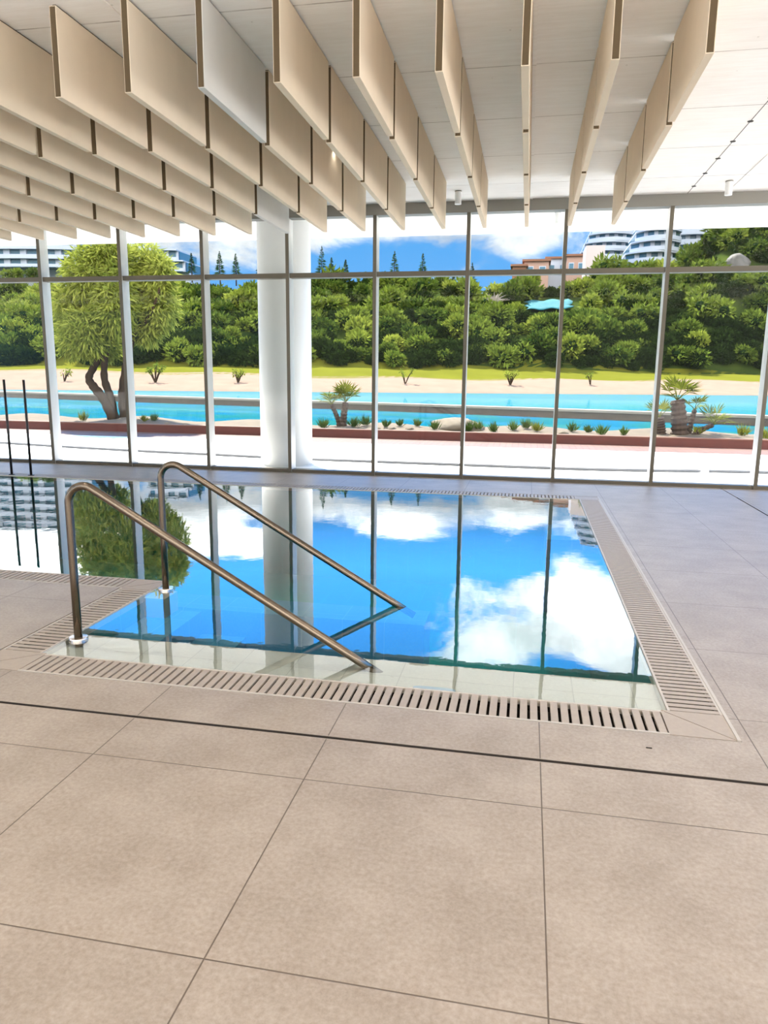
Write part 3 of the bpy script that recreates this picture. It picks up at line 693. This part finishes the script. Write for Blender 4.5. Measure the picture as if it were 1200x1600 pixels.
# small rocks and the rock mound
def rock(name, base, r, label, group=None, mat=None):
    bm_ = MB(); sg, rg = 14, 8; vs = []; ph = random.uniform(0, 6)
    prof = []
    for i in range(rg + 1):
        a = math.pi / 2 * (1 - i / rg)
        for j in range(sg):
            t_ = 2 * math.pi * j / sg; q = 1 + 0.14 * math.sin(3 * t_ + ph + i) + 0.1 * math.sin(5 * t_ - ph * 2 + i * 1.7)
            vs.append((r[0] * math.cos(t_) * math.sin(math.pi / 2 - a + 0.001) * q, r[1] * math.sin(t_) * math.sin(math.pi / 2 - a + 0.001) * q, r[2] * (math.sin(a) * 1.0) * (0.92 + 0.08 * q) - 0.04))
    fs = [(i * sg + j, (i + 1) * sg + j, (i + 1) * sg + (j + 1) % sg, i * sg + (j + 1) % sg) for i in range(rg) for j in range(sg)]
    fs.append(tuple(range(rg * sg, (rg + 1) * sg)))
    bm_.add(vs, fs); o = bm_.build(name, mat or M['stone'], loc=tuple(base), smooth=True); tag(o, label, 'rock', group); return o
p = at(712, 672, 18.9); p.z = bed_z(p.x, p.y); rock('rock_mound', p, (0.72, 0.5, 0.36), 'broad sandy rock mound in the planting bed seen through the middle windows')
for k, (x, y, wtxt) in enumerate([(565, 662, 'right of the small fan palm'), (545, 664, 'at the foot of the small fan palm'), (588, 664, 'against the mullion right of the small palm'), (612, 667, 'between the first green tufts'), (640, 668, 'left of the rock mound'), (880, 672, 'between tufts left of the stocky palm'), (120, 653, 'left of the olive trees'), (262, 655, 'right of the olive trees'), (290, 655, 'farther right of the olive trees')]):
    p = at(x, y, 18.1); p.z = bed_z(p.x, p.y); rock('garden_rock', p, (0.13, 0.11, 0.10), 'small pale rock in the planting bed, %s' % wtxt, 'small rocks in the planting bed')

# ------------------------------------------------------------------ lake, beach, lawn, hill
LZ = -0.25
def shore(x): return 78 + 0.33 * max(-60, min(60, x))
WALL = [(-70, 55), (-24, 41), (-7.1, 36.2), (5.9, 31.6), (14, 28.6), (40, 19)]
def wall_y(x):
    for (a, b_) in zip(WALL[:-1], WALL[1:]):
        if a[0] <= x <= b_[0]: return a[1] + (b_[1] - a[1]) * (x - a[0]) / (b_[0] - a[0])
    return WALL[-1][1]
xs = np.linspace(-70, 40, 80)
V = []; F = []
for x in xs: V += [(x, 20.0, LZ), (x, wall_y(x), LZ)]
F = [(2 * k, 2 * k + 2, 2 * k + 3, 2 * k + 1) for k in range(len(xs) - 1)]
tag(np_mesh('lake_near', V, F, M['lake_in']), kind='structure')
xs2 = np.linspace(-110, 90, 80); V = []
for x in xs2: V += [(x, wall_y(max(-70, min(40, x))), LZ), (x, shore(x) + 4, LZ)]
F = [(2 * k, 2 * k + 2, 2 * k + 3, 2 * k + 1) for k in range(len(xs2) - 1)]
tag(np_mesh('lake_far', V, F, M['lake_out']), kind='structure')
t = empty('lake_wall', (0, 33.7, LZ), 'low pale stone wall dividing the turquoise lake', 'wall')
b = MB(); c = MB()
for (a, e) in zip(WALL[:-1], WALL[1:]):
    b.prism([(a[0], a[1] - 33.7 - 0.05), (e[0], e[1] - 33.7 - 0.05), (e[0], e[1] - 33.7 + 0.7), (a[0], a[1] - 33.7 + 0.7)], -0.3, 0.30)
    c.prism([(a[0], a[1] - 33.7 - 0.12), (e[0], e[1] - 33.7 - 0.12), (e[0], e[1] - 33.7 + 0.8), (a[0], a[1] - 33.7 + 0.8)], 0.30, 0.40)
b.build('face', M['lake_face'], t); c.build('coping', M['lake_cap'], t)

def bearing(x, y=450): d = ray(x, y); return d[0] / d[1]
CR = [(-200, 0.142), (0, 0.142), (120, 0.135), (290, 0.126), (420, 0.124), (520, 0.128), (600, 0.128), (690, 0.128), (740, 0.118), (800, 0.118), (860, 0.126), (950, 0.136), (1050, 0.146), (1085, 0.160), (1120, 0.205), (1160, 0.23), (1250, 0.24), (1500, 0.24)]
CRS = [bearing(x) for x, _ in CR]; CRE = [e - (0.020 if x < 1100 else 0.012) for x, e in CR]
def terr(X, Y):
    """height of the land beyond the lake"""
    sy = shore(X); d = Y - sy
    s = X / Y; e = float(np.interp(s, CRS, CRE))
    bump = 0.25 * math.sin(X * 0.21) * math.sin(Y * 0.3 + X * 0.05)
    if d < 0: return LZ - 0.4
    if d < 12: z = LZ - 0.1 + 1.5 * (d / 12) ** 0.8 + bump * d / 12
    elif d < 26: z = LZ + 1.4 + 1.2 * (d - 12) / 14 + bump
    else:
        z0 = LZ + 2.6; yc = sy + 26 + 36; zc = EYE + e * yc
        if Y < yc:
            u = (Y - sy - 26) / 36; z = z0 + (zc - z0) * (u ** 0.85) + bump * (1 - u)
        else: z = zc + (Y - yc) * e * 0.97
        z += 0.8 * math.sin(X * 0.11 + 1) * math.sin(Y * 0.13) * min(1, (d - 26) / 8)
    return z
def land(name, y_of, nx, ny, mat, s0=-1.25, s1=0.85):
    V = []; F = []
    for j in range(ny):
        for i in range(nx):
            s = s0 + (s1 - s0) * i / (nx - 1)
            sy = 78 / (1 - 0.33 * s); sy = shore(s * sy)
            Y = sy + y_of(j / (ny - 1)); X = s * Y
            V.append((X, Y, terr(X, Y)))
    for j in range(ny - 1):
        for i in range(nx - 1): a = j * nx + i; F.append((a, a + 1, a + 1 + nx, a + nx))
    return tag(np_mesh(name, V, F, mat, smooth=True), kind='structure')
land('beach', lambda f: -1 + 15 * f, 160, 20, M['sand'])
land('lawn', lambda f: 12.3 + 16 * f, 160, 20, M['lawn'])
land('hill', lambda f: 26.0 + 190 * f ** 1.6, 200, 80, M['hill'])
def slope_at(x, y):
    s = bearing(x, y); best = None
    for Y in np.arange(100, 175, 0.5):
        X = s * Y; pz = at(x, y, Y).z
        if terr(X, Y) + 1.2 >= pz: return Vector((X, Y, terr(X, Y)))
    return Vector((s * 140, 140, terr(s * 140, 140)))
CLEAR = [(slope_at(858, 472), 6.2, 7.0), (slope_at(1122, 408), 1.5, 3.2), (slope_at(1152, 400), 2.0, 3.6), (slope_at(1180, 412), 1.5, 3.2)]
def clear(X, Y): return not any(abs(X - c.x) < rx and -ry - 1 < Y - c.y < ry * 0.7 for c, rx, ry in CLEAR)
# bushes: a few models, then copies over the slope
def bush_model(kind):
    rng = RNG
    lob = [(rng.normal() * 0.45, rng.normal() * 0.4, 0.55 + rng.random() * 0.5, 0.62, 0.6, 0.55) for _ in range(6)]
    V, F = crown(lob, 900, 0.36, 0.085, -0.25, 1.0, rng, shell=0.25)
    o = np_mesh('hillside_bush', V, F, M['bush_leaf_b'] if kind == 'light' else M['bush_leaf'])
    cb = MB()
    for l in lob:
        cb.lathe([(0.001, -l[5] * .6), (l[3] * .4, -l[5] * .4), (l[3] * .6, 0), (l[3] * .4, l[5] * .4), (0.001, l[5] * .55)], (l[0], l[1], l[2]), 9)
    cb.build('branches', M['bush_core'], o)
    return o
models = {'dark': [bush_model('dark') for _ in range(5)], 'light': [bush_model('light') for _ in range(3)]}
used = set(); spots = []
rows = 16
for j in range(rows):
    f = (j + 0.5) / rows
    n = 19
    for i in range(n):
        s = -0.87 + 1.33 * (i + 0.5 * (j % 2) + random.uniform(-0.3, 0.3)) / n
        Y0 = 78 / (1 - 0.33 * s); sy = shore(s * Y0); d = 26.5 + 38 * f + random.uniform(-1.0, 1.0)
        Y = (78 + d) / (1 - 0.33 * s); X = s * Y
        if clear(X, Y): spots.append((X, Y, f, s))
random.shuffle(spots)
vis = sorted(spots, key=lambda q: abs(q[3] + 0.21))
indiv = [q for q in spots ][:300]; ind = set(id(q) for q in indiv)
GRP = 'shrubs of the dense hillside cover'
for k, q in enumerate(indiv):
    X, Y, f, s = q
    light = random.random() < (0.45 if s < -0.55 else 0.22)
    lst = models['light' if light else 'dark']; m = random.choice(lst)
    o = m if m.name not in used else copy_tree(m); used.add(m.name)
    sc = random.uniform(1.25, 2.1) * max(0.9, Y / 108); o.location = (X, Y, terr(X, Y) - 0.3); o.scale = (sc, sc, sc * random.uniform(0.85, 1.15)); o.rotation_euler = (0, 0, random.uniform(0, 6.28))
    tag(o, 'light green rounded shrub among the dense cover of the hillside' if light else 'dark green rounded shrub among the dense cover of the hillside', 'shrub', GRP)
# the rest of the cover, one mass, and low growth at the foot of the slope
rest = [q for q in spots if id(q) not in ind]; VV = []; FF = []; off = 0
base_m = models['dark'][0].data
def mesh_np(me):
    v = np.empty(len(me.vertices) * 3, dtype=np.float32); me.vertices.foreach_get('co', v)
    f = np.empty(len(me.loops), dtype=np.int32); me.loops.foreach_get('vertex_index', f); return v.reshape(-1, 3), f.reshape(-1, 4)
bv = [mesh_np(m.data) for m in models['dark'][:4]]
extra = []
for _ in range(900):
    s = random.uniform(-1.1, 0.7) if _ < 560 else random.uniform(0.12, 0.6); d = random.uniform(26.3, 66); Y = (78 + d) / (1 - 0.33 * s); extra.append((s * Y, Y, 0, s))
for _ in range(220):
    s = random.uniform(-1.05, 0.6); d = random.uniform(26.5, 32); Y = (78 + d) / (1 - 0.33 * s); extra.append((s * Y, Y, 0, s))
for (X, Y, f, s) in [q for q in rest + extra if clear(q[0], q[1])]:
    v, fc = random.choice(bv); a = random.uniform(0, 6.28); sc = random.uniform(0.8, 1.6)
    ca, sa = math.cos(a) * sc, math.sin(a) * sc; w = np.empty_like(v)
    w[:, 0] = v[:, 0] * ca - v[:, 1] * sa + X; w[:, 1] = v[:, 0] * sa + v[:, 1] * ca + Y; w[:, 2] = v[:, 2] * sc + terr(X, Y) - 0.35
    VV.append(w); FF.append(fc + off); off += len(v)
tag(np_mesh('hillside_undergrowth', np.concatenate(VV), np.concatenate(FF), M['shade_leaf']), 'low green undergrowth filling the hillside between the shrubs', 'undergrowth', None, 'stuff')
# dry shrubs on the sand
def dry_plant(x, y, label, h=0.9, n=7):
    s = bearing(x, y); Y = (78 + 6.5) / (1 - 0.33 * s); X = s * Y
    t = empty('beach_plant', (X, Y, terr(X, Y)), label, 'plant', 'small plants on the beach')
    b = MB(); V = []
    tips = []
    for k in range(n):
        a = random.uniform(0, 6.28); l = random.uniform(0.25, 0.6) * h; hh = h * random.uniform(0.6, 1.0)
        e = Vector((math.cos(a) * l, math.sin(a) * l * 0.6, hh)); b.tube([(0, 0, -0.1), e * 0.5 + Vector((0, 0, 0.1)), e], [0.07, 0.055, 0.035], 6); tips.append(e)
    b.build('stems', M['bark'], t)
    lob = [(e.x, e.y, e.z, 0.16, 0.16, 0.16) for e in tips]; V, F = crown(lob, 26 * n, 0.26, 0.05, 0.1, 1.0)
    np_mesh('leaves', V, F, M['bush_leaf_b'], t)
dry_plant(243, 600, 'branching plant on the sand seen just right of the olive trees', 1.9, 9)
dry_plant(372, 600, 'low bushy plant on the sand left of the white column', 1.3, 9)
dry_plant(101, 600, 'thin forked plant on the sand left of the olive trees', 1.2, 4)
dry_plant(633, 603, 'thin leaning plant on the pale sand mound in the middle', 1.5, 4)
dry_plant(797, 608, 'bushy plant with upright stems at the sandy water edge', 1.6, 10)
dry_plant(922, 608, 'tiny two-stemmed plant on the sand right of the middle', 1.1, 3)
# conifers on the skyline
def conifer(x, ytop, ybase, dist, label):
    base = at(x, ybase, dist); top = at(x, ytop, dist); h = top.z - base.z
    t = empty('young_conifer', tuple(base), label, 'tree', 'thin conifers on the skyline')
    MB().tube([(0, 0, -1.5), (0, 0, h)], [0.16, 0.03], 6).build('trunk', M['bark'], t)
    P = []; D = []; n = 240
    z = RNG.random(n); a = RNG.random(n) * 6.28; r = h * 0.20 * (1 - z) + 0.12
    P = np.stack([np.cos(a) * r * 0.15, np.sin(a) * r * 0.15, h * (0.12 + 0.86 * z)], 1)
    D = norm(np.stack([np.cos(a), np.sin(a), -0.15 + 0.5 * z], 1)); U = norm(np.cross(D, RNG.normal(size=(n, 3))))
    V, F = quads_leaves(P, D, U, r * (0.8 + 0.5 * RNG.random(n)), np.full(n, 0.10)); np_mesh('needles', V, F, M['conifer'], t)
CON = [(503, 384, 440, 'thin dark conifer on the skyline just right of the white column'), (518, 402, 440, 'short thin conifer right of the one beside the white column'), (540, 405, 440, 'small sparse conifer on the skyline, left of the mullion right of the column'),
       (616, 392, 440, 'thin conifer on the skyline, right of the mullion beside the column bay'), (660, 395, 445, 'bushy dark conifer standing alone on the skyline in the middle'), (708, 425, 452, 'small conifer under the transom, left of the middle mullion'),
       (737, 410, 452, 'slim conifer on the skyline just right of the middle mullion'), (344, 392, 435, 'thin conifer left of the white column, beside the mullion'), (369, 396, 435, 'thin conifer midway between the mullion and the white column'),
       (300, 395, 430, 'thin conifer right of the stepped apartment end'), (407, 400, 435, 'thin conifer touching the left side of the white column')]
for (x, yt, yb, lab) in CON: conifer(x, yt, yb, 148, lab)
# turquoise sheet, boulders and dead branches on the slope
p = slope_at(858, 472); b = MB(); vs = []; nn = 12
for j in range(6):
    for i in range(nn):
        dx = -3.8 + 7.6 * i / (nn - 1); dy = -3.0 + 6.0 * j / 5
        dx += 0.5 * math.sin(j * 2.2); X, Y = p.x + dx, p.y + dy; vs.append((dx, dy, terr(X, Y) + 0.7 + 0.15 * math.sin(i * 1.3 + j) - p.z))
fs = [(j * nn + i, j * nn + i + 1, (j + 1) * nn + i + 1, (j + 1) * nn + i) for j in range(5) for i in range(nn - 1)]
o = b.add(vs, fs).build('turquoise_sheet', M['tarp'], loc=tuple(p), smooth=True); sm = o.modifiers.new('solid', 'SOLIDIFY'); sm.thickness = 0.06
tag(o, 'turquoise sheet spread over shrubs high on the hillside', 'sheet')
for (x, y, r, w_) in ((1122, 404, 1.0, 'left one'), (1152, 396, 1.8, 'large middle one'), (1180, 408, 1.1, 'rightmost one')):
    p = slope_at(x, y + 4); p.z -= 0.7; rock('boulder', p, (r * 1.1, r, r * 1.3), 'grey boulder on the right-hand slope under the crest, %s' % w_, 'boulders on the right-hand slope', M['boulder'])
p = slope_at(772, 470); b = MB()
for k in range(46):
    a = random.uniform(0, math.pi); l = random.uniform(1.2, 3.2); e = Vector((math.cos(a) * l, random.uniform(-.5, .5), 1.2 + math.sin(a) * l * 0.5))
    b.tube([(random.uniform(-1, 1), 0, 0.6), e * 0.6 + Vector((0, 0, .5)), e], [0.10, 0.07, 0.03], 5)
o = b.build('dead_shrub', M['twig'], loc=tuple(p)); tag(o, 'bare grey leafless shrub on the hillside below the pink villas', 'shrub')

# ------------------------------------------------------------------ buildings on the hill
def apartment(name, x0p, x1p, ybase, Y, floors, fh, label, bow=3.0, setback=0.0, mat='b_wall', flip=False, cat='building', group='white apartment blocks on the hill', bays=6):
    a = at(x0p, ybase, Y); c = at(x1p, ybase, Y); W = c.x - a.x; D = 12.0
    t = empty(name, ((a.x + c.x) / 2, Y, a.z), label, cat, group)
    for k in range(floors):
        w0 = -W / 2 + (setback * k if not flip else 0); w1 = W / 2 - (setback * k if flip else 0)
        z = k * fh; n = 17
        fr = [(w0 + (w1 - w0) * i / (n - 1), -bow * math.sin(math.pi * i / (n - 1)) ** 0.8) for i in range(n)]
        def ring(off): return [(x, y - off) for (x, y) in fr] + [(w1, D), (w0, D)]
        MB().prism(ring(1.3), z + fh - 0.35, z + fh).build('floor_slab', M[mat], t)
        bl = MB()                                                        # balcony parapet
        for i in range(n - 1):
            (xa, ya), (xb, yb_) = fr[i], fr[i + 1]
            bl.prism([(xa, ya - 1.3), (xb, yb_ - 1.3), (xb, yb_ - 1.15), (xa, ya - 1.15)], z, z + 0.85)
        bl.build('balcony', M[mat], t)
        gb = MB(); gb.prism([(x, y + 0.25) for (x, y) in fr] + [(w1, D - .2), (w0, D - .2)], z, z + fh - 0.35); gb.build('glazing', M['b_glass'], t)
        wp = MB()
        for i in range(bays + 1):
            u = i / bays; x = w0 + (w1 - w0) * u; y = -bow * math.sin(math.pi * u) ** 0.8 if 0 < u < 1 else 0
            hw = (w1 - w0) / bays * 0.2
            xx0, xx1 = max(w0, x - hw), min(w1, x + hw)
            wp.box(xx0, xx1, y - 0.15, y + 0.6, z, z + fh - 0.3)
        wp.build('wall_pier', M[mat], t)
    sh = MB(); sh.box(-W / 2, W / 2, 2.5, D, -8, 0.0); sh.build('base', M[mat], t)
    return t
apartment('apartment_block', -150, 122, 424, 205, 6, 2.7, 'long white apartment block with curved balconies, behind the olive trees', bow=5, setback=0.0, bays=12)
apartment('apartment_block', 215, 290, 426, 200, 2, 3.0, 'low stepped end of white apartments right of the olive crown', bow=1.0, setback=2.0, flip=True, bays=4)
apartment('apartment_block', 900, 985, 420, 206, 7, 2.1, 'white apartment block with curved balconies left of the right-hand mullion', bow=3.0, setback=0.9, bays=5)
apartment('apartment_block', 975, 1060, 414, 178, 6, 2.3, 'white apartment block with swept balconies behind the right-hand mullion', bow=4.0, setback=1.0, bays=5)
apartment('apartment_block', 1054, 1104, 412, 198, 6, 2.3, 'narrow pale apartment tower right of the right-hand mullion', bow=0.6, setback=0.0, bays=3)
def villa(x0p, x1p, ytop, ybase, Y, mat, label, windows=3, roof=True):
    a = at(x0p, ybase, Y); c = at(x1p, ytop, Y); W = c.x - a.x; H = c.z - a.z
    t = empty('villa', ((a.x + c.x) / 2, Y, a.z), label, 'building', 'villas below the apartment blocks')
    MB().box(-W / 2, W / 2, 0, 8, -6, H).build('wall', M[mat], t)
    for k in range(windows):
        x = -W / 2 + W * (k + 0.5) / windows
        f = MB().box(x - W / windows * .28, x + W / windows * .28, -0.12, 0.02, H * .25, H * .72).build('window', M['b_wall'], t)
        MB().box(x - W / windows * .22, x + W / windows * .22, -0.16, -0.1, H * .30, H * .68).build('pane', M['b_glass'], f)
    if roof: MB().box(-W / 2 - .4, W / 2 + .4, -0.5, 8.4, H, H + 0.4).build('roof', M['b_roof'], t)
    return t
villa(818, 858, 408, 436, 160, 'b_pink', 'pink villa farthest left of the villas on the ridge', 2)
villa(853, 888, 404, 436, 166, 'b_wall', 'white villa between the pink villas, left of the mullion', 2)
villa(884, 916, 400, 436, 163, 'b_pink', 'pink villa right behind the mullion', 2)
villa(913, 946, 383, 436, 150, 'b_pale', 'tall plain windowless pale block standing before the apartments', 0, roof=False)
villa(800, 822, 416, 436, 157, 'b_roof', 'small brown hut at the left end of the villas', 1)
# bushes and palms near the right-hand buildings
for k, (x, y, Y, sc, w_) in enumerate([(720, 452, 146, 1.2, 'under the middle mullion'), (826, 432, 150, 1.5, 'in front of the pink villas'), (962, 428, 150, 1.4, 'right of the tall pale block'), (1000, 428, 148, 1.4, 'below the swept balconies'), (1075, 424, 146, 1.8, 'right of the right-hand mullion'),
                                       (1108, 418, 146, 2.2, 'below the narrow tower'), (1130, 418, 142, 2.6, 'at the foot of the right rock slope'), (1165, 405, 142, 2.4, 'on the right rock slope'), (1190, 365, 150, 2.2, 'top right of the slope'), (1150, 362, 152, 2.2, 'on the crest at the right'),
                                       (1120, 380, 150, 2.2, 'left flank of the right crest'), (20, 426, 150, 1.6, 'below the long apartments, far left'), (55, 426, 150, 1.6, 'below the long apartments, beside the first mullion'), (1185, 430, 138, 2.4, 'above the transom at the right edge')]):
    m = random.choice(models['light'] if k % 3 else models['dark']); o = copy_tree(m)
    s = bearing(x, y); X = s * Y; o.location = (X, Y, at(x, y, Y).z - 1.0 * sc); o.scale = (sc * 1.1, sc, sc)
    tag(o, '%s rounded shrub on the ridge, %s' % ('light green' if k % 3 else 'dark green', w_), 'shrub', 'shrubs on the ridge')
